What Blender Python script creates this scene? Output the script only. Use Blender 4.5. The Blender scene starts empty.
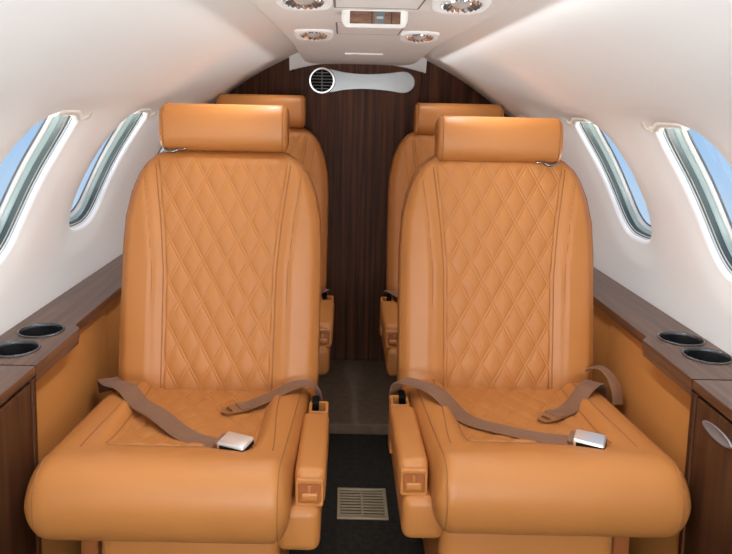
import bpy, bmesh, math
from mathutils import Vector, Matrix
S = bpy.context.scene
COL = S.collection
R = math.radians

# ------------------------------------------------------------------ helpers
def link(o, parent=None):
    COL.objects.link(o)
    if parent is not None: o.parent = parent
    return o

def obj(name, vf, mat, parent=None, smooth=True, angle=None):
    v, f = vf
    me = bpy.data.meshes.new(name)
    me.from_pydata([tuple(p) for p in v], [], f)
    bm = bmesh.new(); bm.from_mesh(me)
    bmesh.ops.remove_doubles(bm, verts=bm.verts, dist=1e-5)
    bmesh.ops.recalc_face_normals(bm, faces=bm.faces)
    if smooth:
        a = R(angle if angle else 180)
        for fc in bm.faces: fc.smooth = True
        for e in bm.edges:
            if len(e.link_faces) == 2 and e.calc_face_angle(0) > a: e.smooth = False
    bm.to_mesh(me); bm.free()
    me.materials.append(mat)
    return link(bpy.data.objects.new(name, me), parent)

def thing(name, label, cat, loc=(0, 0, 0), group=None):
    o = bpy.data.objects.new(name, None); COL.objects.link(o)
    o.empty_display_size = .05
    o.location = loc; tag(o, label, cat, group)
    return o

def tag(o, label, cat, group=None):
    o['label'] = label; o['category'] = cat
    if group: o['group'] = group
    return o

def struct(o, label=None, cat=None):
    o['kind'] = 'structure'
    if label: o['label'] = label
    if cat: o['category'] = cat
    return o

def join(*vfs):
    V, Fc = [], []
    for v, f in vfs:
        n = len(V); V += list(v); Fc += [tuple(i + n for i in q) for q in f]
    return V, Fc

def grid(nu, nv, fn, cu=False, cv=False):
    V = [fn(i, j) for i in range(nu) for j in range(nv)]
    Fc = []
    for i in range(nu if cu else nu - 1):
        for j in range(nv if cv else nv - 1):
            a, b = i, (i + 1) % nu; c, d = j, (j + 1) % nv
            Fc.append((a * nv + c, b * nv + c, b * nv + d, a * nv + d))
    return V, Fc

def rings(rs, cap0=True, cap1=True):
    """loft closed rings of equal count"""
    n = len(rs[0]); V = [p for r in rs for p in r]; Fc = []
    for i in range(len(rs) - 1):
        for j in range(n):
            k = (j + 1) % n
            Fc.append((i * n + j, i * n + k, (i + 1) * n + k, (i + 1) * n + j))
    if cap0: Fc.append(tuple(range(n)))
    if cap1: Fc.append(tuple((len(rs) - 1) * n + j for j in range(n)))
    return V, Fc

def box(x0, x1, y0, y1, z0, z1, r=.004, seg=3, xf=None):
    bm = bmesh.new()
    bmesh.ops.create_cube(bm, size=1)
    for v in bm.verts:
        v.co = Vector((x0 + (v.co.x + .5) * (x1 - x0), y0 + (v.co.y + .5) * (y1 - y0), z0 + (v.co.z + .5) * (z1 - z0)))
    if r:
        r = min(r, .49 * min(abs(x1 - x0), abs(y1 - y0), abs(z1 - z0)))
        bmesh.ops.bevel(bm, geom=list(bm.edges), offset=r, segments=seg, affect='EDGES', profile=.5)
    V = [v.co.copy() for v in bm.verts]; bm.verts.index_update()
    Fc = [tuple(v.index for v in f.verts) for f in bm.faces]
    bm.free()
    if xf: V = [xf(p) for p in V]
    return V, Fc

def tube(pts, r, n=6, closed=False):
    pts = [Vector(p) for p in pts]; rs = []
    for i, p in enumerate(pts):
        a = pts[i - 1] if (i or closed) else pts[0]
        b = pts[(i + 1) % len(pts)] if (closed or i < len(pts) - 1) else pts[-1]
        t = (b - a).normalized()
        up = Vector((0, 0, 1)) if abs(t.z) < .9 else Vector((0, 1, 0))
        s = t.cross(up).normalized(); q = s.cross(t)
        rs.append([p + r * (math.cos(2 * math.pi * k / n) * s + math.sin(2 * math.pi * k / n) * q) for k in range(n)])
    if closed: rs.append(rs[0]); return rings(rs, False, False)
    return rings(rs)

def lathe(prof, c, n=40, axis='z', sx=1, sy=1, cap=False):
    """prof: list of (r, h)"""
    c = Vector(c); rs = []
    for r, h in prof:
        ring = []
        for k in range(n):
            a = 2 * math.pi * k / n
            x, y = r * math.cos(a) * sx, r * math.sin(a) * sy
            ring.append(c + (Vector((x, y, h)) if axis == 'z' else Vector((x, h, y)) if axis == 'y' else Vector((h, x, y))))
        rs.append(ring)
    return rings(rs, cap, cap)

def prism(poly, h0, h1, fn):
    """extrude 2-D polygon; fn(u, v, h) -> point"""
    return rings([[fn(u, v, h0) for u, v in poly], [fn(u, v, h1) for u, v in poly]])

def catmull(P, n, closed=False):
    P = [Vector(p) for p in P]; N = len(P); out = []
    segs = N if closed else N - 1
    for i in range(segs):
        p1, p2 = P[i], P[(i + 1) % N]
        p0 = P[i - 1] if (closed or i > 0) else 2 * p1 - p2
        p3 = P[(i + 2) % N] if (closed or i + 2 < N) else 2 * p2 - p1
        for k in range(n):
            t = k / n
            out.append(.5 * ((2 * p1) + (p2 - p0) * t + (2 * p0 - 5 * p1 + 4 * p2 - p3) * t * t + (3 * p1 - p0 - 3 * p2 + p3) * t ** 3))
    if not closed: out.append(P[-1].copy())
    return out

def interp(x, tab):
    if x <= tab[0][0]: return tab[0][1]
    for (a, b), (c, d) in zip(tab, tab[1:]):
        if x <= c:
            return b + (d - b) * (x - a) / (c - a)
    return tab[-1][1]

def smooth(a, b, x):
    t = max(0., min(1., (x - a) / (b - a))); return t * t * (3 - 2 * t)

def ribbon(pts, w, th, name, mat, parent, n=8, wfn=None):
    """flat strap through pts = (x,y,z) or (x,y,z,(wx,wy,wz)); wfn gives the width direction"""
    P = catmull([p[:3] for p in pts], n)
    D = None
    if len(pts[0]) > 3: D = catmull([p[3] for p in pts], n)
    rs = []
    if not D:
        D = [None] * len(P); last = Vector((1, 0, 0))
        for i in range(len(P) - 1, -1, -1):
            t = (P[min(i + 1, len(P) - 1)] - P[max(i - 1, 0)]).normalized()
            if math.hypot(t.x, t.y) > .75 or i == len(P) - 1: last = Vector((-t.y, t.x, 0)).normalized()
            D[i] = last
    for i, p in enumerate(P):
        t = (P[min(i + 1, len(P) - 1)] - P[max(i - 1, 0)]).normalized()
        d = (D[i] - t * D[i].dot(t)).normalized()
        nn = t.cross(d)
        hw = w / 2
        rs.append([p - d * hw - nn * th * .3, p - d * hw + nn * th * .3, p - d * hw * .94 + nn * th * .5, p + d * hw * .94 + nn * th * .5,
                   p + d * hw + nn * th * .3, p + d * hw - nn * th * .3, p + d * hw * .94 - nn * th * .5, p - d * hw * .94 - nn * th * .5])
    return obj(name, rings(rs), mat, parent, angle=50)

# ------------------------------------------------------------------ materials
def mat(name, col, rough=.5, metal=0, coat=0, bump=None, spec=.5, sheen=0, var=None, coat_rough=.08):
    m = bpy.data.materials.new(name); m.use_nodes = True
    nt = m.node_tree; b = nt.nodes['Principled BSDF']
    b.inputs['Base Color'].default_value = (*col, 1); b.inputs['Roughness'].default_value = rough
    b.inputs['Metallic'].default_value = metal; b.inputs['Coat Weight'].default_value = coat
    b.inputs['Coat Roughness'].default_value = coat_rough
    b.inputs['Specular IOR Level'].default_value = spec
    if sheen: b.inputs['Sheen Weight'].default_value = sheen
    tc = nt.nodes.new('ShaderNodeTexCoord')
    if bump:
        sc, st, dist = bump
        nz = nt.nodes.new('ShaderNodeTexNoise'); nz.inputs['Scale'].default_value = sc; nz.inputs['Detail'].default_value = 4
        bp = nt.nodes.new('ShaderNodeBump'); bp.inputs['Strength'].default_value = st; bp.inputs['Distance'].default_value = dist
        nt.links.new(tc.outputs['Object'], nz.inputs['Vector']); nt.links.new(nz.outputs['Fac'], bp.inputs['Height'])
        nt.links.new(bp.outputs['Normal'], b.inputs['Normal'])
    if var:
        sc, col2 = var
        nz = nt.nodes.new('ShaderNodeTexNoise'); nz.inputs['Scale'].default_value = sc; nz.inputs['Detail'].default_value = 5
        rp = nt.nodes.new('ShaderNodeValToRGB')
        rp.color_ramp.elements[0].position = .35; rp.color_ramp.elements[1].position = .65
        rp.color_ramp.elements[0].color = (*col, 1); rp.color_ramp.elements[1].color = (*col2, 1)
        nt.links.new(tc.outputs['Object'], nz.inputs['Vector']); nt.links.new(nz.outputs['Fac'], rp.inputs['Fac'])
        nt.links.new(rp.outputs['Color'], b.inputs['Base Color'])
    return m

def wood(name, dark, light, scale, rough=.3, coat=.6, coat_rough=.1):
    """streaky veneer; scale=(x,y,z) with the small number along the grain"""
    m = mat(name, dark, rough, coat=coat, coat_rough=coat_rough, spec=.22); nt = m.node_tree; b = nt.nodes['Principled BSDF']
    tc = nt.nodes.new('ShaderNodeTexCoord'); mp = nt.nodes.new('ShaderNodeMapping'); mp.inputs['Scale'].default_value = scale
    nz = nt.nodes.new('ShaderNodeTexNoise'); nz.inputs['Scale'].default_value = 1; nz.inputs['Detail'].default_value = 6; nz.inputs['Roughness'].default_value = .65
    nz.inputs['Distortion'].default_value = .3
    rp = nt.nodes.new('ShaderNodeValToRGB'); e = rp.color_ramp.elements
    e[0].position = .38; e[0].color = (*dark, 1); e[1].position = .64; e[1].color = (*light, 1)
    nt.links.new(tc.outputs['Object'], mp.inputs['Vector']); nt.links.new(mp.outputs['Vector'], nz.inputs['Vector'])
    nt.links.new(nz.outputs['Fac'], rp.inputs['Fac']); nt.links.new(rp.outputs['Color'], b.inputs['Base Color'])
    return m

TAN = (.49, .185, .048)
M = dict(
    leather=mat('tan_leather', TAN, .40, bump=(260, .10, .002), spec=.35, var=(5, (.515, .198, .052))),
    quilt=mat('tan_quilted_leather', (.50, .19, .050), .45, bump=(260, .10, .002), spec=.3),
    seam=mat('leather_seam', (.34, .13, .035), .7),
    panel=mat('tan_side_leather', (.46, .185, .045), .5, bump=(200, .08, .002), spec=.35),
    tanplastic=mat('tan_plastic', (.52, .20, .05), .33),
    brownplastic=mat('rust_brown_plastic', (.38, .12, .035), .35),
    belt=mat('brown_webbing', (.20, .082, .032), .62, bump=(900, .35, .001), sheen=.2),
    tongue=mat('brown_plate', (.30, .125, .05), .4),
    chrome=mat('brushed_steel', (.24, .24, .24), .26, metal=1),
    buckle=mat('satin_buckle', (.78, .78, .76), .32, metal=.75),
    polish=mat('polished_metal', (.85, .85, .85), .08, metal=1),
    reflector=mat('frosted_reflector', (.72, .72, .74), .12, metal=.9),
    pull=mat('satin_pull', (.26, .26, .27), .4, metal=.5),
    black=mat('black_plastic', (.005, .005, .006), .6, spec=.12),
    blackgap=mat('dark_gap', (.012, .009, .007), .8),
    signwood=wood('amber_walnut', (.10, .035, .012), (.24, .095, .035), (25, 60, 60), rough=.4, coat=0),
    hatchgap=mat('hatch_seal_grey', (.20, .19, .18), .7),
    signgrey=mat('sign_grey', (.30, .30, .30), .5),
    slat=mat('grey_louvre', (.16, .16, .16), .4, metal=.5),
    rim=mat('grey_cup_rim', (.10, .105, .11), .25, metal=.6),
    white=mat('cream_headliner', (.88, .87, .85), .62, bump=(120, .03, .002), spec=.3),
    ceil=mat('ceiling_white', (.86, .855, .84), .55, bump=(140, .03, .002), spec=.3),
    whiteplastic=mat('white_plastic', (.82, .80, .76), .35),
    shade=mat('cream_shade', (.80, .78, .72), .4),
    shadegrip=mat('beige_grip', (.52, .45, .36), .5),
    gasket=mat('dark_gasket', (.055, .065, .065), .4),
    teal=mat('grey_green_seal', (.055, .08, .076), .35),
    mint=mat('pale_mint_frame', (.30, .37, .345), .3),
    frame=mat('white_window_frame', (.62, .61, .57), .3),
    greyline=mat('grey_retainer', (.10, .10, .11), .35),
    wood=wood('dark_walnut', (.036, .0105, .0035), (.125, .041, .014), (60, 60, 1.4), rough=.55, coat=0),
    woodrow=wood('walnut_ledge', (.062, .025, .012), (.140, .060, .030), (60, 2.0, 60), rough=.38, coat=.45, coat_rough=.16),
    woodcab=wood('walnut_cabinet', (.036, .013, .006), (.085, .033, .014), (50, 50, 1.8), rough=.4, coat=.15, coat_rough=.15),
    carpet=mat('dark_carpet', (.024, .021, .016), .95, bump=(500, .9, .004), spec=.1, var=(60, (.034, .030, .024))),
    carpetbrown=mat('brown_carpet', (.16, .105, .07), .95, bump=(500, .9, .004), spec=.1, var=(40, (.19, .127, .085))),
    vent=mat('beige_metal', (.34, .25, .155), .45, metal=.15),
)
def glass():
    m = bpy.data.materials.new('window_pane'); m.use_nodes = True; nt = m.node_tree; nt.nodes.clear()
    o = nt.nodes.new('ShaderNodeOutputMaterial'); t = nt.nodes.new('ShaderNodeBsdfTransparent'); g = nt.nodes.new('ShaderNodeBsdfGlossy')
    t.inputs['Color'].default_value = (.97, .985, .99, 1); g.inputs['Roughness'].default_value = .02
    mx = nt.nodes.new('ShaderNodeMixShader'); mx.inputs['Fac'].default_value = .05
    nt.links.new(t.outputs[0], mx.inputs[1]); nt.links.new(g.outputs[0], mx.inputs[2]); nt.links.new(mx.outputs[0], o.inputs['Surface'])
    return m
M['glass'] = glass()
def lens():
    m = mat('lamp_lens', (.55, .55, .54), .08, metal=.5); b = m.node_tree.nodes['Principled BSDF']
    b.inputs['Emission Color'].default_value = (1, .93, .82, 1); b.inputs['Emission Strength'].default_value = .06
    return m
M['lens'] = lens()

# ------------------------------------------------------------------ cabin shell
YF, YB = -1.75, 2.99           # front and rear bulkheads
SEC = catmull([(.19, 1.393, 0), (.28, 1.357, 0), (.42, 1.283, 0), (.56, 1.188, 0), (.655, 1.112, 0), (.738, 1.0, 0), (.80, .88, 0),
               (.838, .77, 0), (.858, .68, 0), (.867, .597, 0), (.867, .57, 0)], 16)
ARC = [0.]
for a, b in zip(SEC, SEC[1:]): ARC.append(ARC[-1] + (b - a).length)
def sec(v):
    v = max(0, min(ARC[-1], v)); lo = 0
    hi = len(ARC) - 2
    while lo < hi:
        m = (lo + hi + 1) // 2
        if ARC[m] <= v: lo = m
        else: hi = m - 1
    t = (v - ARC[lo]) / (ARC[lo + 1] - ARC[lo])
    p = SEC[lo].lerp(SEC[lo + 1], t)
    return p
def secn(v):
    d = (sec(v + .01) - sec(v - .01)).normalized()
    return Vector((-d.y, d.x, 0)) if -d.y > 0 else Vector((-d.y, d.x, 0))
def v_at_z(z):
    for i in range(len(SEC) - 1):
        if SEC[i].y >= z >= SEC[i + 1].y and SEC[i].x > .15:
            return ARC[i] + (SEC[i].y - z) / (SEC[i].y - SEC[i + 1].y) * (ARC[i + 1] - ARC[i])
def outn(v):
    n = secn(v)
    p = sec(v)
    return n if n.dot(Vector((p.x, p.y - .55, 0))) > 0 else -n
def wp(m, y, v, off=0.):
    p = sec(v) + outn(v) * off
    return Vector((m * p.x, y, p.y))

WT, WB = v_at_z(1.122), v_at_z(.772)
VC, VH = (WT + WB) / 2, (WB - WT) / 2
PITCHW, HW = .58, .138
WINY = [1.66 - HW + PITCHW * k for k in range(2, -6, -1)]      # centres, rear to front
HWS = [HW] * len(WINY); HWS[0] = .050; WOFF = [0.] * len(WINY); WOFF[0] = .088
NE = 96; SUP = 3.2
def hole(k, grow=0., n=NE, HW=HW):
    a = 2 * math.pi * (k + .5) / n; c, s = math.cos(a), math.sin(a)
    return (math.copysign(abs(c) ** (2 / SUP), c) * (HW + grow), math.copysign(abs(s) ** (2 / SUP), s) * (VH + grow))
def shell(m, name):
    parts = []
    ch, cv = PITCHW / 2, VH + .085
    FR = .012
    ts = [0, .0004, .0016, .0035, .006, .0089, .012, .015, .018, .023, .03, .04, .055, .075, .1, .14]
    def off(d):
        o = .010 * math.exp(-(d / .055) ** 2)
        if d < FR: o += FR - math.sqrt(max(0, FR * FR - (FR - d) ** 2))
        return o
    tops = None
    def border(k):
        hx, hv = hole(k); q = max(abs(hx) / ch, abs(hv) / cv)
        if k in CORN: return math.copysign(ch, hx), math.copysign(cv, hv)
        return hx / q, hv / q
    CORN = [min(range(n0, n0 + NE // 4), key=lambda k: abs(abs(hole(k)[0]) / ch - abs(hole(k)[1]) / cv)) for n0 in range(0, NE, NE // 4)]
    for cy, hw_, wo in zip(WINY, HWS, WOFF):
        def f(k, j):
            hx, hv = hole(k, HW=hw_); hx += wo
            ex, ev = border(k)
            L = math.hypot(ex - hx, ev - hv)
            if j == len(ts): t = 1.
            else: t = min(.96, ts[j] / L)
            x, v = hx + (ex - hx) * t, hv + (ev - hv) * t
            d = t * L
            fade = 1 - smooth(.5, 1, t)
            return wp(m, cy + x, VC + v, off(d) * fade)
        parts.append(grid(NE, len(ts) + 1, f, cu=True))
    ys = set()
    for cy in WINY:
        for k in range(NE):
            ex, ev = border(k)
            if abs(abs(ev) - cv) < 1e-7: ys.add(round(cy + ex, 5))
    ys = sorted(ys)
    y0, y1 = WINY[-1] - ch, WINY[0] + ch
    ys = [y0] + [y for y in ys if y0 + 1e-4 < y < y1 - 1e-4] + [y1]
    def strip(vs, yy): return grid(len(yy), len(vs), lambda i, j: wp(m, yy[i], vs[j]))
    vt = [ (VC - cv) * i / 24 for i in range(25)]
    vb = [(VC + cv) + (ARC[-1] - VC - cv) * i / 24 for i in range(25)]
    parts += [strip(vt, ys), strip(vb, ys)]
    va = vt + [VC - cv + 2 * cv * i / 30 for i in range(1, 30)] + vb
    if y1 < YB + .03: parts.append(strip(va, [y1, YB + .03]))
    if y0 > YF - .03: parts.append(strip(va, [YF - .03, y0]))
    return struct(obj(name, join(*parts), M['white']))
struct(shell(-1, 'wall_left'), 'curved cream sidewall with oval windows on the left', 'wall')
struct(shell(1, 'wall_right'), 'curved cream sidewall with oval windows on the right', 'wall')

def window(idx, m, cy, hw_=HW):
    def loop(off, grow):
        off = .0245 + (off - .028) * .5
        return [wp(m, cy + hole(k, HW=hw_)[0] * (1 + grow / hw_), VC + hole(k)[1] * (1 + grow / VH), off) for k in range(NE)]
    root = bpy.data.objects.new('window_%d' % idx, None); COL.objects.link(root)
    root.location = wp(m, cy, VC, .08); root['kind'] = 'structure'
    inv = Vector(root.location)
    def part(nm, prof, mt):
        rs = [[p - inv for p in loop(o, g)] for o, g in prof]
        return obj(nm, rings(rs, False, False), M[mt], root, angle=50)
    part('inner_seal', [(.028, .0005), (.031, -.001), (.034, -.001), (.035, .003)], 'frame')
    part('gasket', [(.034, .004), (.034, -.003), (.039, -.004), (.041, -.001)], 'gasket')
    part('inner_track', [(.041, .004), (.041, -.005), (.043, -.006), (.045, -.004)], 'frame')
    part('seal', [(.045, .004), (.045, -.003), (.056, -.004), (.068, -.005), (.070, -.005)], 'teal')
    part('mint_frame', [(.070, .004), (.070, -.006), (.076, -.008), (.090, -.009), (.094, -.010)], 'mint')
    part('window_frame', [(.094, .004), (.094, -.012), (.099, -.014), (.112, -.016), (.114, -.016)], 'frame')
    part('retainer', [(.114, .004), (.114, -.019), (.117, -.020), (.120, -.020)], 'greyline')
    c = [p - inv for p in loop(.119, .004)]
    obj('pane', (c, [tuple(range(NE))]), M['glass'], root, smooth=False)
    # outer skin flange so no light leaks round the frame
    rs = [[p - inv for p in loop(o, g)] for o, g in [(.029, .004), (.123, .006), (.123, -.018)]]
    obj('outer_casing', rings(rs, False, False), M['greyline'], root)
    # pulled-up shade with its lip at the top of the opening
    def edge(u): return min(.017, VH * (1 - max(0, 1 - abs(u / hw_) ** SUP) ** (1 / SUP)))
    def lp(u, v, o): return wp(m, cy + u, VC - VH + v + edge(u), o) - inv
    def sh(i, j):
        u = (-.055 + .185 * i / 20) * hw_ / .138
        v, o = [(-.015, .014), (-.012, .009), (-.005, .007), (.002, .0085), (.008, .012), (.010, .017), (.005, .026)][j]
        return lp(u, v, o)
    obj('shade', rings([[sh(i_, j_) for j_ in range(7)] for i_ in range(21)]), M['shade'], root, angle=50)
    g = []
    for i in range(7):
        t = i / 6; u = .112 * hw_ / HW + .010 * math.sin(t * 2.6); vv = .002 - .030 * t
        g.append(lp(u, vv, .010 - .006 * math.sin(t * math.pi)))
    obj('shade_grip', tube(g, .0045, 8), M['shadegrip'], root)
    return root
LAB = ['rearmost', 'middle', 'nearest']
i = 1
for m, sd in ((-1, 'left'), (1, 'right')):
    for k, cy in enumerate(WINY):
        w = window(i, m, cy + WOFF[k], HWS[k]); i += 1
        if k < 3:
            w['label'] = ['oval cabin window on the %s wall mostly hidden by the rear headrest' % sd,
                          'oval cabin window just above the front seat headrest on the %s wall' % sd,
                          'large oval cabin window at the %s edge of the photo' % sd][k]
            w['category'] = 'window'

# ceiling
def cz(y): return 1.362 - .030 * smooth(2.3, 2.99, y) + .004 * smooth(1.3, .3, y)
def ceilpanel():
    N = 40
    ysv = [YF + (YB - YF) * i / 60 for i in range(61)]
    def f(i, j):
        y = ysv[i]
        q = max(0, min(1, (y - 1.37) / 1.62)); W = .272 - .044 * q; xc = .020 - .013 * q
        if j == 0: return (xc - W - .001, y, 1.40)
        if j == N: return (xc + W + .001, y, 1.40)
        u = -1 + 2 * (j - 1) / (N - 2); x = u * W
        z = cz(y) + .010 * (abs(u)) ** 14 - .004 * u * u
        return (xc + x, y, z)
    return grid(61, N + 1, f)
struct(obj('ceiling', ceilpanel(), M['ceil'], angle=60), 'long white overhead panel along the middle of the cabin ceiling', 'ceiling')
# arched cove where the ceiling meets the rear bulkhead
def arch(i, j):
    x = -.285 + .57 * i / 40; zl = 1.342 - .040 * (x / .275) ** 2
    return [(x, YB - .002, zl), (x, YB - .022, zl), (x, YB - .028, zl + .006), (x, YB - .06, 1.375), (x, YB - .06, 1.40)][j]
struct(obj('trim_1', grid(41, 5, arch), M['ceil'], angle=60), 'white arched cove between ceiling and rear bulkhead', 'trim')

# rear bulkhead
def bulkhead(x0, x1, y, th, name, label):
    n = 40; ring0 = []
    def top(x):
        ax = abs(x); best = 1.40
        for a, b in zip(SEC, SEC[1:]):
            if a.x <= ax <= b.x and a.y > .5: best = a.y + (b.y - a.y) * (ax - a.x) / (b.x - a.x); break
        if ax > .86: best = .6
        return min(best, 1.40) + .02
    xs = [x0 + (x1 - x0) * i / n for i in range(n + 1)]
    poly = [(x, 0.0) for x in xs] + [(x, top(x)) for x in reversed(xs)]
    v = [(px, y, pz) for px, pz in poly] + [(px, y + th, pz) for px, pz in poly]; L = len(poly)
    f = []
    for a in range(n):
        f.append((a, a + 1, L - 2 - a, L - 1 - a)); f.append((L + a, L + a + 1, 2 * L - 2 - a, 2 * L - 1 - a))
    for a in range(L): f.append((a, (a + 1) % L, L + (a + 1) % L, L + a))
    return struct(obj(name, (v, f), M['wood'], smooth=False), label, 'wall')
bulkhead(-.268, .268, YB, .03, 'wall_rear', 'dark walnut centre panel of the rear bulkhead')
bulkhead(-.90, -.276, YB - .012, .03, 'wall_rear_left', 'dark walnut side panel behind the rear left seat')
bulkhead(.276, .90, YB - .012, .03, 'wall_rear_right', 'dark walnut side panel behind the rear right seat')
for n_, x in ((2, -.272), (3, .272)):
    struct(obj('trim_%d' % n_, box(x - .0055, x + .0055, YB - .022, YB + .01, .0, 1.385, .003), M['wood']), 'thin dark vertical strip at the %s seam of the bulkhead' % ('left' if x < 0 else 'right'), 'trim')
struct(obj('wall_front', box(-.9, .9, YF - .03, YF, -.02, 1.42, 0), M['white'], smooth=False))

# floors
struct(obj('floor', box(-.9, .9, YF, YB, -.06, 0, 0), M['carpet'], smooth=False), 'dark carpeted aisle floor', 'floor')
struct(obj('floor_raised', box(-.75, .75, 2.36, YB, 0, .04, .006), M['carpetbrown'], angle=40), 'raised brown carpeted floor in front of the rear bulkhead', 'floor')

# ------------------------------------------------------------------ side ledges, panels, cabinets
def rounded(poly, r, n=4):
    out = []
    N = len(poly)
    for i, (p, rr) in enumerate(zip(poly, r)):
        p = Vector(p); a = Vector(poly[i - 1]) - p; b = Vector(poly[(i + 1) % N]) - p
        if rr == 0: out.append(tuple(p)); continue
        p0, p1 = p + a.normalized() * rr, p + b.normalized() * rr
        for k in range(n + 1):
            t = k / n; out.append(tuple((1 - t) ** 2 * p0 + 2 * t * (1 - t) * p + t * t * p1))
    return out
def boolean(o, cutters):
    for c in cutters:
        md = o.modifiers.new('b', 'BOOLEAN'); md.object = c; md.operation = 'DIFFERENCE'; md.solver = 'EXACT'
    dg = bpy.context.evaluated_depsgraph_get(); dg.update()
    me = bpy.data.meshes.new_from_object(o.evaluated_get(dg))
    o.modifiers.clear(); o.data = me
    for c in cutters: bpy.data.objects.remove(c)
LZ = .595
CUPS = {-1: [(-.786, 1.662), (-.790, 1.532)], 1: [(.803, 1.700), (.807, 1.580)]}
def ledge(m):
    sd = 'left' if m < 0 else 'right'
    root = thing('side_ledge', 'glossy walnut ledge with two black cup holders along the %s wall' % sd, 'ledge', (m * .79, 1.7, LZ))
    o = Vector(root.location)
    poly = [(.866, 1.437), (.866, 2.975), (.722, 2.975), (.722, 1.712), (.701, 1.690), (.701, 1.437)]
    poly = rounded(poly, [0, 0, 0, .012, .010, 0])
    def body(h0, h1, pl, c=.0012):
        cx = sum(p[0] for p in pl) / len(pl); cyy = sum(p[1] for p in pl) / len(pl)
        def ins(p, d): # inset only the inboard side
            return (p[0] + (d if p[0] < .8 else 0), p[1] - (d if p[1] > 2.9 else 0))
        rs = []
        for h, d in ((h0, c), (h0 + c, 0), (h1 - c, 0), (h1 - c * .3, c * .3), (h1, c)):
            rs.append([Vector((m * ins(p, d)[0], ins(p, d)[1], h)) - o for p in pl])
        return rings(rs)
    top = obj('top', body(LZ - .026, LZ, poly), M['woodrow'], root, angle=35)
    cut = []
    for cx, cy in CUPS[m]:
        c = obj('cutter', lathe([(.0515, -.1), (.0515, .1)], Vector((cx, cy, LZ)) - o, 48, cap=True), M['black'], root)
        cut.append(c)
    boolean(top, cut)
    for p in top.data.polygons: p.use_smooth = False
    lip = rounded([(.739, 1.437), (.739, 1.700), (.7015, 1.690), (.7015, 1.437)], [0, .004, .012, .002])
    obj('lip', body(LZ - .040, LZ - .0235, lip, .003), M['woodrow'], root, angle=35)
    for cx, cy in CUPS[m]:
        c = Vector((cx, cy, LZ)) - o
        cup = obj('cup_holder', lathe([(.051, -.002), (.0495, -.004), (.0395, -.024), (.038, -.07), (.035, -.076), (.0, -.077)], c, 48), M['black'], root)
        obj('rim', lathe([(.0505, -.004), (.0555, .0005), (.0545, .003), (.0515, .0035), (.0495, .001), (.0492, -.006)], c, 48), M['rim'], cup)
    return root
def sidepanel(m):
    sd = 'left' if m < 0 else 'right'
    X0 = .742
    def xf(p): return Vector((m * p.x, p.y, p.z))
    def tilt(p): return Vector((m * (p.x - .10 * max(0, .545 - p.z)), p.y, p.z))
    a = obj('wainscot', box(X0, X0 + .004, 1.438, 1.985, .0, .5685, .006, xf=tilt), M['panel'], angle=40)
    tag(a, 'smooth tan leather lower panel beside the front %s seat cushion' % sd, 'panel')
    b = obj('wainscot', box(X0 + .016, X0 + .036, 1.99, 2.97, .0, .5685, .006, xf=tilt), M['panel'], angle=40)
    tag(b, 'tan leather lower panel further aft beside the rear %s seat' % sd, 'panel')
def cabinet(m):
    sd = 'left' if m < 0 else 'right'
    root = thing('cabinet', 'dark walnut cabinet at the lower %s corner%s' % (sd, ' with a chrome handle' if m > 0 else ' without a handle in view'), 'cabinet', (m * .785, .9, 0))
    o = Vector(root.location)
    def xf(p): return Vector((m * p.x, p.y, p.z)) - o
    obj('body', box(.712, .862, -1.74, 1.432, .0, LZ - .022, .002, xf=xf), M['woodcab'], root, angle=40)
    obj('top', box(.700, .866, -1.74, 1.434, LZ - .022, LZ, .003, xf=xf), M['woodrow'], root, angle=40)
    d = obj('door', box(.702, .7135, .86, 1.412, .05, LZ - .030, .003, xf=xf), M['woodcab'], root, angle=40)
    obj('door', box(.702, .7135, .16, .852, .05, LZ - .030, .003, xf=xf), M['woodcab'], root, angle=40)
    obj('edge_strip', box(.700, .713, 1.418, 1.434, .02, LZ - .026, .002, xf=xf), M['wood'], root, angle=40)
    if m > 0:
        h = lathe([(.0, -.006), (.8, -.006), (.97, -.002), (1, 0), (.97, .003), (.8, .0015), (0, .0008)], (0, 0, 0), 40, axis='x')
        V = [Vector((.7015 - p.x * 1.2, 1.325 + p.y * .055, .526 + p.z * .013)) - o for p in h[0]]
        hd = obj('handle', (V, h[1]), M['pull'], d); hd['label'] = 'oval chrome flush pull'
    return root
for m in (-1, 1): ledge(m); sidepanel(m); cabinet(m)

# ------------------------------------------------------------------ seats
# seat frame: x across (aisle side +, mirrored by m), y aft, z up; origin on the floor
WTAB = [(.30, .272), (.38, .276), (.55, .277), (.75, .277), (.84, .272), (.905, .259), (.955, .240), (.985, .221), (1.008, .197), (1.022, .172), (1.030, .145)]
ZTOP = 1.030
def bw(z): return interp(z, WTAB)
def bT(z):
    t = max(0, min(1, (z - (ZTOP - .045)) / .045)); return .055 * math.sqrt(max(.03, 1 - t * t))
def byc(z): return .25 + .115 * (z - .38) / .64 + .055
def byf(x, z):
    w = bw(z); u = min(1, abs(x) / w); n = 6
    return byc(z) - bT(z) * (1 - u ** n) ** (1 / n)
def bfront(x, z):
    ax = abs(x); w = bw(z)
    return byf(x, z) - .010 * smooth(xq(z) - .01, xb(z) + .01, ax) * smooth(1., .90, ax / w) + .004 * groove(ax - xb(z), .004)
def xq(z): return interp(z, [(.38, .150), (.70, .154), (.84, .166), (.93, .178), (1.03, .192)])
def xb(z): return interp(z, [(.38, .182), (.70, .186), (.84, .200), (.93, .214), (1.03, .226)])
def groove(d, w=.006): return math.exp(-(d / w) ** 2)

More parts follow.
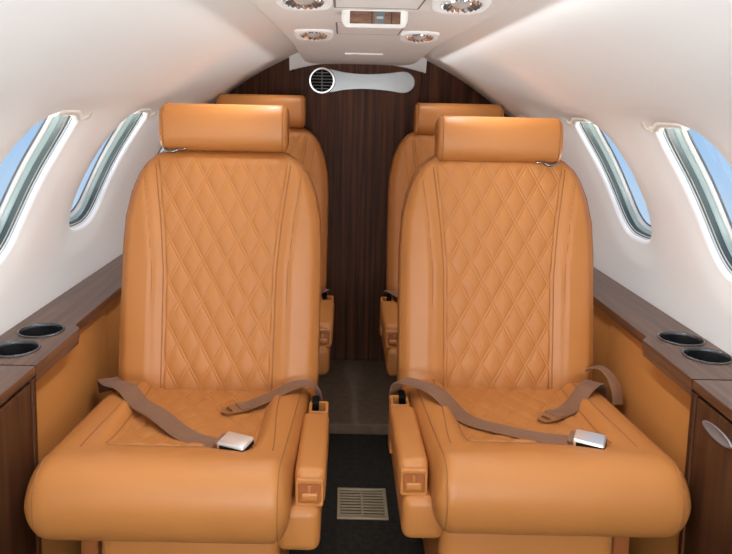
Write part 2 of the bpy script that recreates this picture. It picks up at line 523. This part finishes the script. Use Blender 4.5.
def quilt_h(x, z, w=.0625, h=.112, A=.0042):
    L = 1 / math.sqrt(1 / w ** 2 + 1 / h ** 2); g = 1
    for s in (1, -1):
        a = x / w + s * z / h + .25
        d = abs(a - round(a)) * L
        if d < .0065: q = .62 - .42 * math.exp(-((d - .0038) / .0013) ** 2) - .10 * (1 - d / .0065)
        else: q = .62 + .38 * math.sin(min(1, (d - .0065) / .016) * math.pi / 2)
        if .0038 < d < .0065: q = min(q, .20 + .42 * smooth(.0038, .0065, d) + .05)
        g *= q
    return A * g

PROF = catmull([(.30, .376, 0), (.2, .378, 0), (.08, .381, 0), (-.04, .388, 0), (-.11, .406, 0), (-.16, .421, 0), (-.205, .424, 0), (-.243, .408, 0), (-.264, .368, 0),
                (-.268, .325, 0), (-.255, .282, 0), (-.225, .256, 0), (-.15, .247, 0), (.1, .245, 0), (.29, .25, 0), (.315, .31, 0)], 8, True)
TOPTAB = sorted((p.x, p.y) for i, p in enumerate(PROF) if i <= 8 * 7)
def chw(y, aisle):
    t = max(0, min(1, (.27 - y) / .5))
    return (.264 - .026 * t) if aisle else (.280 + .026 * t)
QX0, QX1 = -.172, .148
def ebump(x, y):
    s = smooth(QX0 + .012, QX0 - .028, x) + smooth(QX1 - .012, QX1 + .028, x)
    return s * max(0, interp(y, [(-.2, .424), (-.1, .420), (.1, .414), (.25, .405)]) - interp(y, TOPTAB)) * smooth(-.21, -.16, y)
def esc(x, y):
    hw = chw(y, x > 0); u = min(1., abs(x) / hw); e = max(0, (u - .80) / .20)
    return (1 - e ** 2.6) ** (1 / 2.6) if e < 1 else 0.
ZM = .335
def ctop(x, y):
    z = interp(y, TOPTAB) + ebump(x, y)
    return ZM + (z - ZM) * esc(x, y)

def make_seat(name, label, m, loc):
    T = thing(name, label, 'seat', loc, 'tan quilted leather cabin seats')
    def X(p): return Vector((m * p[0], p[1], p[2]))
    def XF(vf): return [X(p) for p in vf[0]], vf[1]
    # pedestal
    obj('pedestal', XF(box(-.17, .215, -.20, .22, 0, .262, .03, 4)), M['leather'], T, angle=50)
    obj('seat_track', XF(join(box(-.25, -.20, -.14, .26, 0, .05, .006), box(-.245, -.205, -.10, -.02, .04, .27, .006), box(-.245, -.205, .14, .22, .04, .27, .006))), M['brownplastic'], T, angle=40)
    # cushion
    us = [math.sin(math.pi / 2 * (-1 + 2 * i / 72)) for i in range(73)]
    rs = []
    for u in us:
        ring = []
        for p in PROF:
            y, z = p.x, p.y
            x = u * chw(y, u > 0)
            e = max(0, (abs(u) - .80) / .20); s = (1 - e ** 2.6) ** (1 / 2.6) if e < 1 else .0
            s = max(s, .02)
            zz = z + (ebump(x, y) if z > ZM else 0)
            # rounded plan corners at the front
            yy = y + (.05 * (1 - s) if y < -.1 else 0) * (1 if y < -.2 else (-.1 - y) / .1)
            ring.append((x, yy, ZM + (zz - ZM) * s))
        rs.append(ring)
    cu = obj('cushion', XF(rings(rs)), M['leather'], T)
    # cushion quilting
    nx, ny = 190, 230
    def fq(i, j):
        u, v = i / (nx - 1), j / (ny - 1)
        y = -.118 + (.27 + .118) * v; x = QX0 - .004 + (QX1 - QX0 + .008) * u
        ed = min(u, 1 - u) * (QX1 - QX0); ed = min(ed, v * .38)
        k = smooth(0, .012, ed)
        return (x, y, ctop(x, y) + (.0005 + quilt_h(x, y, .066, .105, .004)) * k - .004 * (1 - k))
    obj('quilted_insert', XF(grid(nx, ny, fq)), M['quilt'], cu)
    # seams on cushion
    sm = []
    for sgn, x0 in ((-1, QX0 - .004), (1, QX1 + .004)):
        sm.append(tube([(x0 + .0 * sgn, y, ctop(x0, y) + .0004) for y in [-.12 + .37 * i / 30 for i in range(31)]], .0016, 5))
        pts = []
        for i in range(31):
            y = -.155 + .41 * i / 30; x = x0 + sgn * (.030 + .012 * smooth(.1, -.15, y))
            pts.append((x, y, ctop(x, y) + .0004))
        sm.append(tube(pts, .0014, 5))
    sm.append(tube([(QX0 + (QX1 - QX0) * i / 40, -.121, ctop(QX0 + (QX1 - QX0) * i / 40, -.121) + .0003) for i in range(41)], .0016, 5))
    # side piping running down the front aisle and wall corners
    for sgn in (-1, 1):
        pts = []
        uu = .90
        for p in PROF[8:8 * 11]:
            y, z = p.x, p.y; x = sgn * uu * chw(y, sgn > 0)
            e = (uu - .80) / .20; s = (1 - e ** 2.6) ** (1 / 2.6)
            yy = y + (.05 * (1 - s) if y < -.1 else 0) * (1 if y < -.2 else (-.1 - y) / .1)
            zz = z + (ebump(x, y) if z > ZM else 0)
            pts.append((x, yy - (.0008 if y < -.2 else 0), ZM + (zz - ZM) * s + .0006))
        sm.append(tube(pts, .0013, 5))
    for q_ in sm: obj('seam', XF(q_), M['seam'], cu)
    # backrest
    zs = [.30 + .60 * i / 30 for i in range(30)] + [.90 + .13 * math.sin(math.pi / 2 * i / 20) for i in range(21)]
    rs = []
    for z in zs:
        ring = []; w = bw(z)
        us = [1 - (1 - k / 44) ** 2.3 for k in range(45)]
        fr = [-u for u in reversed(us)] + us[1:]
        for u in fr: ring.append((u * w, bfront(u * w, z), z))
        for u in [1 - (1 - k / 14) ** 2.3 for k in range(15)][-2::-1] + [-(1 - (1 - k / 14) ** 2.3) for k in range(1, 14)]:
            ring.append((u * w, byc(z) + bT(z) * (1 - abs(u) ** 6) ** (1 / 6), z))
        rs.append(ring)
    bk = obj('backrest', XF(rings(rs)), M['leather'], T)
    nx, nz = 200, 400
    def fb(i, j):
        u, v = -1 + 2 * i / (nx - 1), j / (nz - 1)
        z = .372 + (1.018 - .372) * v; x = u * min(xq(z), bw(z) * .93)
        ed = min((1 - abs(u)) * xq(z), (1 - v) * .64)
        k = smooth(0, .012, ed)
        return (x, byf(x, z) - (.0005 + quilt_h(x, z)) * k + .005 * (1 - k), z)
    obj('quilted_insert', XF(grid(nx, nz, fb)), M['quilt'], bk)
    sm = []
    for sgn in (-1, 1):
        zz = [.375 + (.99 - .375) * i / 50 for i in range(51)]
        sm.append(tube([(sgn * (xq(z) + .001), bfront(xq(z), z) - .0006, z) for z in zz], .0016, 5))
        sm.append(tube([(sgn * xb(z), bfront(xb(z), z) - .0004, z) for z in zz if xb(z) < bw(z) * .94], .0014, 5))
        pts = []
        for i in range(60):
            z = .36 + (1.02 - .36) * i / 59; x = bw(z) * .985
            pts.append((sgn * x, byf(x, z) - .0006, z))
        sm.append(tube(pts, .0015, 5))
    for q_ in sm: obj('seam', XF(q_), M['seam'], bk)
    # headrest
    hz, hy, hh, ht, hwid = 1.090, .398, .0655, .052, .177
    rs = []
    for i in range(41):
        u = math.sin(math.pi / 2 * (-1 + 2 * i / 40)); e = max(0, (abs(u) - .90) / .10); s = 1 - .30 * (1 - math.sqrt(max(0, 1 - e * e)))
        ring = []
        for k in range(48):
            a = 2 * math.pi * k / 48; c, q = math.cos(a), math.sin(a); n = 3.0
            ring.append((u * hwid, hy + math.copysign(abs(c) ** (2 / n), c) * ht * s - .010 * q * 0, hz + math.copysign(abs(q) ** (2 / n), q) * hh * s))
        rs.append(ring)
    hd = obj('headrest', XF(rings(rs)), M['leather'], T)
    sm = []
    for sgn in (-1, 1):
        pts = []
        for k in range(48):
            a = 2 * math.pi * k / 48; c, q = math.cos(a), math.sin(a); n = 3.0
            pts.append((sgn * hwid * .925, hy + math.copysign(abs(c) ** (2 / n), c) * ht * .995, hz + math.copysign(abs(q) ** (2 / n), q) * hh * .995))
        sm.append(tube(pts, .0014, 5, True))
    for q_ in sm: obj('seam', XF(q_), M['seam'], hd)
    for px in (-.06, .06): obj('headrest_post', XF(tube([(px, hy, 1.0), (px, hy, 1.06)], .008, 10)), M['chrome'], T)
    cl = [(-.158, .352, 1.031), (-.152, .343, 1.026), (-.141, .340, 1.024), (-.130, .341, 1.025), (-.122, .346, 1.029)]
    br = obj('headrest_clip', XF(join(tube(catmull(cl, 4), .0048, 8), tube([(-.124, .344, 1.028), (-.098, .347, 1.031)], .0025, 8))), M['chrome'], T)
    br['label'] = 'small silver clip under the headrest'
    # armrest and housing on the aisle side
    hs = obj('side_shroud', XF(box(.205, .300, -.20, .27, .215, .318, .022, 4)), M['leather'], T, angle=60)
    def taper(p):
        t = (p.y + .19) / .27
        return Vector((p.x - .008 + .003 * t, p.y, p.z + .026 + .006 * t))
    ar = obj('armrest', XF(box(.2505, .3165, -.178, .098, .282, .366, .016, 5, xf=taper)), M['leather'], T, angle=60)
    fr = rounded([(.2455, .314), (.3055, .314), (.3055, .374), (.2455, .374)], [.007] * 4)
    inn = [(.2755 + (a - .2755) * .76, .342 + (b - .342) * .72) for a, b in fr]
    def yr(pl, y): return [(a, y, b) for a, b in pl]
    obj('latch_frame', XF(rings([yr(fr, -.170), yr(fr, -.182), [(.2755 + (a - .2755) * .96, -.185, .342 + (b - .342) * .95) for a, b in fr], [(.2755 + (a - .2755) * .80, -.185, .342 + (b - .342) * .77) for a, b in fr], yr(inn, -.182), yr(inn, -.1785)], False, True)), M['tanplastic'], ar, angle=50)
    obj('latch_recess', XF(rings([yr(inn, -.1788), yr(inn, -.1795)])), M['brownplastic'], ar, angle=40)
    obj('latch', XF(join(box(.2575, .2935, -.1865, -.178, .327, .344, .004), box(.272, .279, -.1835, -.178, .343, .360, .002))), M['tanplastic'], ar, angle=50)
    so = rounded([(.258, .104), (.308, .104), (.308, .170), (.258, .170)], [.008] * 4)
    si = [(.283 + (a - .283) * .70, .137 + (b - .137) * .74) for a, b in so]
    obj('armrest_socket', XF(rings([[(a, b, .26) for a, b in so], [(a, b, .390) for a, b in so], [(.283 + (a - .283) * .95, .137 + (b - .137) * .95, .393) for a, b in so], [(a, b, .392) for a, b in si], [(a, b, .360) for a, b in si]], True, True)), M['tanplastic'], T, angle=50)
    obj('socket_slot', XF(rings([[(a, b, .3605) for a, b in si], [(a, b, .3625) for a, b in si]])), M['black'], T, angle=50)
    return T

def belts(T, m, long_pts, short_pts, bk_rot, extra=None):
    """straps of one seat in the seat's own frame (x to the right of the picture)"""
    def on(x, y, h): return (x, y, max(ctop(m * x, y), .36 if abs(x) < .2 else 0) + h)
    P = [on(x, y, h) if len(q) == 1 or q[1] is None else (x, y, h, q[1]) for (x, y, h, *q0) in long_pts for q in [q0 if q0 else [None]]] if 0 else [on(*p) if len(p) == 3 else p[:3] for p in long_pts]
    a = ribbon(P, .052, .0028, 'seat_belt', M['belt'], T)
    e, d = Vector(P[-1]), (Vector(P[-1]) - Vector(P[-2]))
    ang = math.atan2(d.y, d.x) + bk_rot
    mx = Matrix.Translation(e + Vector((math.cos(ang) * .026, math.sin(ang) * .026, .009))) @ Matrix.Rotation(ang, 4, 'Z') @ Matrix.Rotation(R(6), 4, 'X')
    b = obj('buckle', box(-.034, .034, -.026, .026, -.009, .009, .0055, 4, xf=lambda p: mx @ p), M['buckle'], a, angle=50)
    b['label'] = 'silver metal lift-lever buckle'
    obj('buckle_slot', join(box(-.026, .034, -.0268, -.020, -.006, .004, .001, xf=lambda p: mx @ p), box(.028, .0348, -.020, .020, -.006, .003, .001, xf=lambda p: mx @ p)), M['black'], a, angle=40)
    obj('belt_stitching', box(-.046, -.033, -.0225, .0225, -.0085, .0035, .003, xf=lambda p: mx @ p), M['belt'], a, angle=40)
    P = [on(*p) if len(p) == 3 else p[:3] for p in short_pts]
    a = ribbon(P, .046, .0028, 'seat_belt', M['belt'], T)
    e, d = Vector(P[-1]), (Vector(P[-1]) - Vector(P[-2])); ang = math.atan2(d.y, d.x)
    mx = Matrix.Translation(e + Vector((0, 0, .003))) @ Matrix.Rotation(ang, 4, 'Z')
    out = rounded([(-.016, -.024), (.018, -.024), (.046, -.017), (.052, 0), (.046, .017), (.018, .024), (-.016, .024)], [.003, .006, .008, .008, .008, .006, .003], 3)
    inn = [(.030 + (u - .018) * .17, v * .55) for u, v in out]
    pl = obj('latch_plate', rings([[mx @ Vector((u, v, -.0015)) for u, v in inn], [mx @ Vector((u, v, -.0015)) for u, v in out], [mx @ Vector((u, v, .0015)) for u, v in out], [mx @ Vector((u, v, .0015)) for u, v in inn], [mx @ Vector((u, v, -.0015)) for u, v in inn]], False, False), M['tongue'], a, angle=40)
    obj('belt_stitching', box(-.020, .004, -.0225, .0225, -.002, .0045, .002, xf=lambda p: mx @ p), M['belt'], a, angle=40)
    if extra: ribbon([p[:3] for p in extra], .030, .0028, 'strap_loop', M['belt'], T)

YS = 1.60
FL, FR_, RL, RR = (-.386, YS - .025, 0), (.391, YS + .025, 0), (-.386, YS + .85, .04), (.408, YS + .85, .04)
G = 'tan quilted leather cabin seats'
left = make_seat('passenger_seat', 'tan quilted leather seat in the front left, silver clip under its headrest', -1 * -1, FL)
right = make_seat('passenger_seat', 'tan quilted leather seat in the front right, lower headrest', -1, FR_)
for ch in right.children:
    if ch.name.startswith('headrest'):
        ch.location.z = -.020
def copy_tree(o, parent=None):
    c = o.copy(); COL.objects.link(c)
    if parent is not None: c.parent = parent
    for ch in o.children: copy_tree(ch, c)
    return c
rl = copy_tree(left); rl.location = RL; rl['label'] = 'rear left tan seat mostly hidden behind the front left seat'
rr = copy_tree(right); rr.location = RR; rr['label'] = 'rear right tan seat mostly hidden behind the front right seat'
for o, mm in ((rl, 1), (rr, -1)):
    ribbon([(mm * .255, .30, .36), (mm * .268, .24, .395), (mm * .262, .18, .412), (mm * .225, .12, .405)], .045, .003, 'seat_belt', M['belt'], o)
# belts lie as in the photo: points are relative to the seat
def rel(c, pts): return [(x - c[0], y - c[1], *r) for x, y, *r in pts]
belts(left, 1,
      rel(FL, [(-.690, 1.86, .36, 0), (-.682, 1.825, .408, 0), (-.655, 1.785, .022), (-.60, 1.725, .016), (-.55, 1.675, .026), (-.49, 1.615, .026), (-.42, 1.55, .010), (-.36, 1.495, .006), (-.30, 1.462, .006)]),
      rel(FL, [(-.104, 1.80, .37, 0), (-.112, 1.795, .412, 0), (-.135, 1.785, .425, 0), (-.175, 1.765, .016), (-.235, 1.742, .012), (-.303, 1.700, .008)]), R(6))
belts(right, -1,
      rel(FR_, [(.100, 1.83, .37, 0), (.110, 1.82, .420, 0), (.145, 1.785, .432, 0), (.20, 1.725, .018), (.26, 1.66, .012), (.34, 1.595, .010), (.42, 1.535, .008), (.49, 1.505, .006)]),
      rel(FR_, [(.672, 1.87, .37, 0), (.655, 1.845, .418, 0), (.61, 1.79, .020), (.55, 1.74, .012), (.49, 1.69, .008)]), R(-4),
      rel(FR_, [(.640, 1.90, .42, 0), (.655, 1.875, .452, 0), (.678, 1.845, .452, 0), (.692, 1.81, .425, 0), (.695, 1.79, .38, 0)]))
# the mount clip of the belts
for T_, mm in ((left, 1), (right, -1), (rl, 1), (rr, -1)):
    obj('belt_anchor', box(mm * .2735 - .010, mm * .2735 + .010, .155, .20, .37, .397, .006), M['black'], T_, angle=40)

# ------------------------------------------------------------------ fittings
# bulkhead air outlet: brushed plate with round louvred grille
av = thing('air_vent', 'brushed metal bone-shaped air outlet plate with round black grille on the walnut bulkhead', 'vent', (.02, YB, 1.25))
o = Vector(av.location)
up = [(-.149, .055), (-.11, .050), (-.06, .039), (0, .033), (.06, .033), (.12, .037), (.17, .044), (.20, .047)]
pl = []
for k in range(25):
    a = math.pi / 2 + math.pi * k / 24; pl.append((-.149 + .055 * math.cos(a), .055 * math.sin(a)))
for x, h in catmull([(x, -h, 0) for x, h in up[1:-1]], 6) and [(p.x, p.y) for p in catmull([(x, -h, 0) for x, h in up], 6)][1:-1]: pl.append((x, h))
for k in range(25):
    a = -math.pi / 2 + math.pi * k / 24; pl.append((.195 + .046 * math.cos(a), .046 * math.sin(a)))
for p in reversed(catmull([(x, h, 0) for x, h in up], 6)[1:-1]): pl.append((p.x, p.y))
def P2(s, y): return [Vector((.0 + x * (1 if s == 1 else (x * 0 + 1)), y, 1.26 + z * s)) - o for x, z in pl]
obj('plate', rings([P2(1, YB - .0003), P2(1, YB - .005), P2(.94, YB - .007)], False, True), M['chrome'], av, angle=30)
gr = obj('grille_ring', lathe([(.056, -.004), (.056, -.014), (.053, -.018), (.047, -.018), (.043, -.012), (.042, -.007)], Vector((-.149, YB, 1.26)) - o, 48, 'y'), M['polish'], av, angle=50)
obj('grille_back', lathe([(.0435, -.0072), (.0435, -.0085), (.0, -.0086)], Vector((-.149, YB, 1.26)) - o, 40, 'y'), M['black'], av)
for k in range(6):
    z = -.033 + .0132 * k; h = math.sqrt(.0425 ** 2 - z * z)
    s = obj('slat', box(-.149 - h, -.149 + h, YB - .016, YB - .009, 1.26 + z - .0018, 1.26 + z + .0018, .0008, 2, xf=lambda p: p - o), M['slat'], gr)
obj('slat', box(-.151, -.147, YB - .014, YB - .009, 1.26 - .042, 1.26 + .042, .0008, 2, xf=lambda p: p - o), M['slat'], gr)

# floor vent
fv = thing('floor_vent', 'small beige slotted floor grille in the dark aisle carpet', 'vent', (.023, 1.925, 0))
o2 = Vector(fv.location)
def x2(p): return p - o2
obj('frame', join(box(-.050, .096, 1.846, 1.858, 0, .006, .002, xf=x2), box(-.050, .096, 1.992, 2.004, 0, .006, .002, xf=x2),
                  box(-.050, -.040, 1.858, 1.992, 0, .006, .002, xf=x2), box(.086, .096, 1.858, 1.992, 0, .006, .002, xf=x2), box(.020, .026, 1.858, 1.992, 0, .006, .001, xf=x2)), M['vent'], fv, angle=40)
obj('duct', box(-.040, .086, 1.858, 1.992, .0002, .0012, 0, xf=x2), M['blackgap'], fv, smooth=False)
obj('louvre', join(*[box(-.040, .086, 1.862 + .0147 * k, 1.8685 + .0147 * k, .0012, .005, .001, 2, xf=x2) for k in range(9)]), M['vent'], fv, angle=40)

# ceiling downlights
DL = [(-.133, 1.33), (.159, 1.33), (-.142, 1.965), (.150, 1.965)]
DN = ['front left', 'front right', 'rear left', 'rear right']
for (x, y), nm in zip(DL, DN):
    z = cz(y) - .004 * (x / .258) ** 2
    t = thing('ceiling_light', 'round chrome reading light in a white bezel, %s of four on the ceiling panel' % nm, 'light', (x, y, z - .010), 'overhead reading lights')
    t.rotation_euler.x = R(-11); t.scale = (.80, .80, .80)
    def sq(r, h, n=44, e=3.2, sy=.95):
        o_ = []
        for q in range(n):
            a = 2 * math.pi * q / n; c, s_ = math.cos(a), math.sin(a)
            o_.append(Vector((math.copysign(abs(c) ** (2 / e), c) * r, math.copysign(abs(s_) ** (2 / e), s_) * r * sy, h)))
        return o_
    obj('bezel', rings([sq(.070, .045), sq(.066, -.002), sq(.063, -.005), sq(.056, -.006), sq(.048, -.004, e=2), sq(.046, .004, e=2)], False, False), M['ceil'], t, angle=50)
    rf = lathe([(.0465, -.0035), (.043, -.0055), (.036, -.0035), (.024, .0005), (.023, .003)], (0, 0, 0), 36, sx=1, sy=.95)
    rf = ([p + Vector((0, 0, (-.0035 if q % 2 else .0015) if 36 <= q < 108 else 0)) for q, p in enumerate(rf[0])], rf[1])
    obj('reflector', rf, M['reflector'], t, smooth=False)
    obj('lens', lathe([(.024, -.0005), (.019, -.0055), (.010, -.0085), (0, -.0095)], (0, 0, 0), 32), M['lens'], t)

# illuminated-sign pod and access panels
sg = thing('ceiling_sign', 'white overhead pod with a small walnut sign panel on the ceiling', 'sign', (.008, 1.545, cz(1.545)))
def wedge(p):
    return p
w0, w1 = -.082, .082
prof = [(-.020, .004), (-.016, -.030), (-.008, -.036), (.06, -.014), (.10, .004)]
def pod(i, j):
    u = -1 + 2 * i / 24; s = (1 - max(0, (abs(u) - .8) / .2) ** 3 * .45)
    y, z = prof[j]; return (u * .072, (y - .03) * s + .03, z * s if z < 0 else z)
obj('pod', grid(25, 5, pod), M['whiteplastic'], sg, angle=50)
def facep(x, h, d): # point on the sloped front of the pod
    return Vector((x, -.020 + .004 * h - d, .001 - .031 * h))
def plate(x0, x1, h0, h1, d0, d1): return rings([[facep(x0, h0, d0), facep(x1, h0, d0), facep(x1, h1, d0), facep(x0, h1, d0)], [facep(x0, h0, d1), facep(x1, h0, d1), facep(x1, h1, d1), facep(x0, h1, d1)]])
obj('sign_panel', plate(-.054, .054, .12, .95, -.004, .0018), M['signwood'], sg, smooth=False)
for dx in (-.008, .034): obj('sign_divider', plate(dx, dx + .002, .12, .95, .001, .0022), M['blackgap'], sg, smooth=False)
obj('sign_symbol', plate(.000, .020, .14, .92, .001, .0022), M['gasket'], sg, smooth=False)
obj('sign_mark', plate(.003, .017, .46, .62, .002, .0026), M['signgrey'], sg, smooth=False)
def apanel(x0, x1, y0, y1, label):
    n = 12; OFF = .0018
    def f(i, j):
        y = y0 + (y1 - y0) * i / n; u = j / 8; x = x0 + (x1 - x0) * u
        return (x, y, cz(y) - .004 * (x / .258) ** 2 - OFF)
    v, q = grid(n + 1, 9, f); v = [Vector(p) for p in v]
    N = len(v); rim = [i * 9 for i in range(n + 1)] + [n * 9 + j for j in range(1, 9)] + [i * 9 + 8 for i in range(n - 1, -1, -1)] + [j for j in range(7, 0, -1)]
    V = v + [v[i] + Vector((0, 0, .006)) for i in rim]
    F2 = q + [(rim[k], rim[(k + 1) % len(rim)], N + (k + 1) % len(rim), N + k) for k in range(len(rim))]
    h_ = tag(obj('ceiling_hatch', (V, F2), M['ceil'], angle=40), label, 'panel')
    x0, x1, y0, y1, OFF = x0 - .0045, x1 + .0045, y0 - .006, y1 + .014, .0009
    def g(i, j):
        y = y0 + (y1 - y0) * i / n; x = x0 + (x1 - x0) * j / 8
        return (x, y, cz(y) - .004 * (x / .258) ** 2 - .0009)
    obj('hatch_seal', grid(n + 1, 9, g), M['hatchgap'], h_)
apanel(-.075, .092, 1.22, 1.48, 'white flush access panel on the ceiling just ahead of the sign pod')
apanel(-.075, .092, 1.76, 2.02, 'white flush access panel on the ceiling between the rear pair of lights')
tag(obj('pull_handle', box(-.055, .085, 2.60, 2.63, cz(2.61) - .005, cz(2.61) + .004, .002), M['ceil'], angle=40), 'narrow white slot cover on the ceiling near the rear bulkhead', 'handle')

# ------------------------------------------------------------------ light
def area(name, loc, rot, sx, sy, power, col=(1, .95, .88)):
    l = bpy.data.lights.new(name, 'AREA'); l.shape = 'RECTANGLE'; l.size = sx; l.size_y = sy; l.energy = power; l.color = col
    ob = bpy.data.objects.new(name, l); COL.objects.link(ob); ob.location = loc; ob.rotation_euler = rot
    return ob
STRIP, FRONT = 9.0, 38
def spot(name, loc, power, size=R(120), col=(1, .93, .83)):
    l = bpy.data.lights.new(name, 'SPOT'); l.energy = power; l.spot_size = size; l.spot_blend = .9; l.shadow_soft_size = .04; l.color = col
    ob = bpy.data.objects.new(name, l); COL.objects.link(ob); ob.location = loc
    return ob
# added fill, no cabin fixture: strips below the overhead panel edges brighten the sidewalls
for sg_ in (-1, 1):
    area('added_wall_wash', (.014 + sg_ * .272, .55, 1.345), Matrix((Vector((0, 1, 0)).cross(Vector((-sg_ * .45, 0, .9)).normalized()), (0, 1, 0), Vector((-sg_ * .45, 0, .9)).normalized())).transposed().to_euler(), .010, 4.4, STRIP, (.92, .97, 1)).data.spread = R(118)
# unseen fill light added behind the camera, aimed up to brighten the ceiling
area('added_front_fill', (0, -1.0, .55), (R(138), 0, 0), 1.2, .6, FRONT, (.92, .97, 1))

w = bpy.data.worlds.new('sky'); S.world = w; w.use_nodes = True; nt = w.node_tree; nt.nodes.clear()
out = nt.nodes.new('ShaderNodeOutputWorld'); bg = nt.nodes.new('ShaderNodeBackground'); tc = nt.nodes.new('ShaderNodeTexCoord')
sp = nt.nodes.new('ShaderNodeSeparateXYZ'); rp = nt.nodes.new('ShaderNodeValToRGB')
e = rp.color_ramp.elements
GROUND_FILL = 10.0      # unseen bright lower hemisphere, added to light the ceiling through the windows
e[0].position = .34; e[0].color = (GROUND_FILL, GROUND_FILL * .985, GROUND_FILL * .96, 1); e[1].position = 1; e[1].color = (.06, .2, .62, 1)
for ps, c in ((.375, (.56, .66, .78, 1)), (.41, (.50, .63, .78, 1)), (.5, (.30, .50, .78, 1)), (.60, (.15, .35, .70, 1))):
    x = e.new(ps); x.color = c
mr = nt.nodes.new('ShaderNodeMapRange'); mr.inputs[1].default_value = -1; mr.inputs[2].default_value = 1
nt.links.new(tc.outputs['Generated'], sp.inputs[0]); nt.links.new(sp.outputs['Z'], mr.inputs[0]); nt.links.new(mr.outputs[0], rp.inputs['Fac'])
nt.links.new(rp.outputs['Color'], bg.inputs['Color']); bg.inputs['Strength'].default_value = 1.0; nt.links.new(bg.outputs[0], out.inputs['Surface'])

# ------------------------------------------------------------------ camera
cam = bpy.data.cameras.new('camera'); co = bpy.data.objects.new('camera', cam); COL.objects.link(co)
cam.sensor_width = 36; cam.lens = 36 * 700 / 732; cam.clip_start = .02
cam.shift_x = (366 - 342) / 732; cam.shift_y = -(277 - 191) / 732
co.matrix_world = Matrix.Translation((-.055, 0, 1.16)) @ Matrix.Rotation(R(90 - 7), 4, 'X') @ Matrix.Rotation(R(1.2), 4, 'Z')
S.camera = co
vs = S.view_settings; vs.view_transform = 'Standard'; vs.look = 'None'; vs.gamma = 1; vs.use_curve_mapping = False; vs.exposure = .25
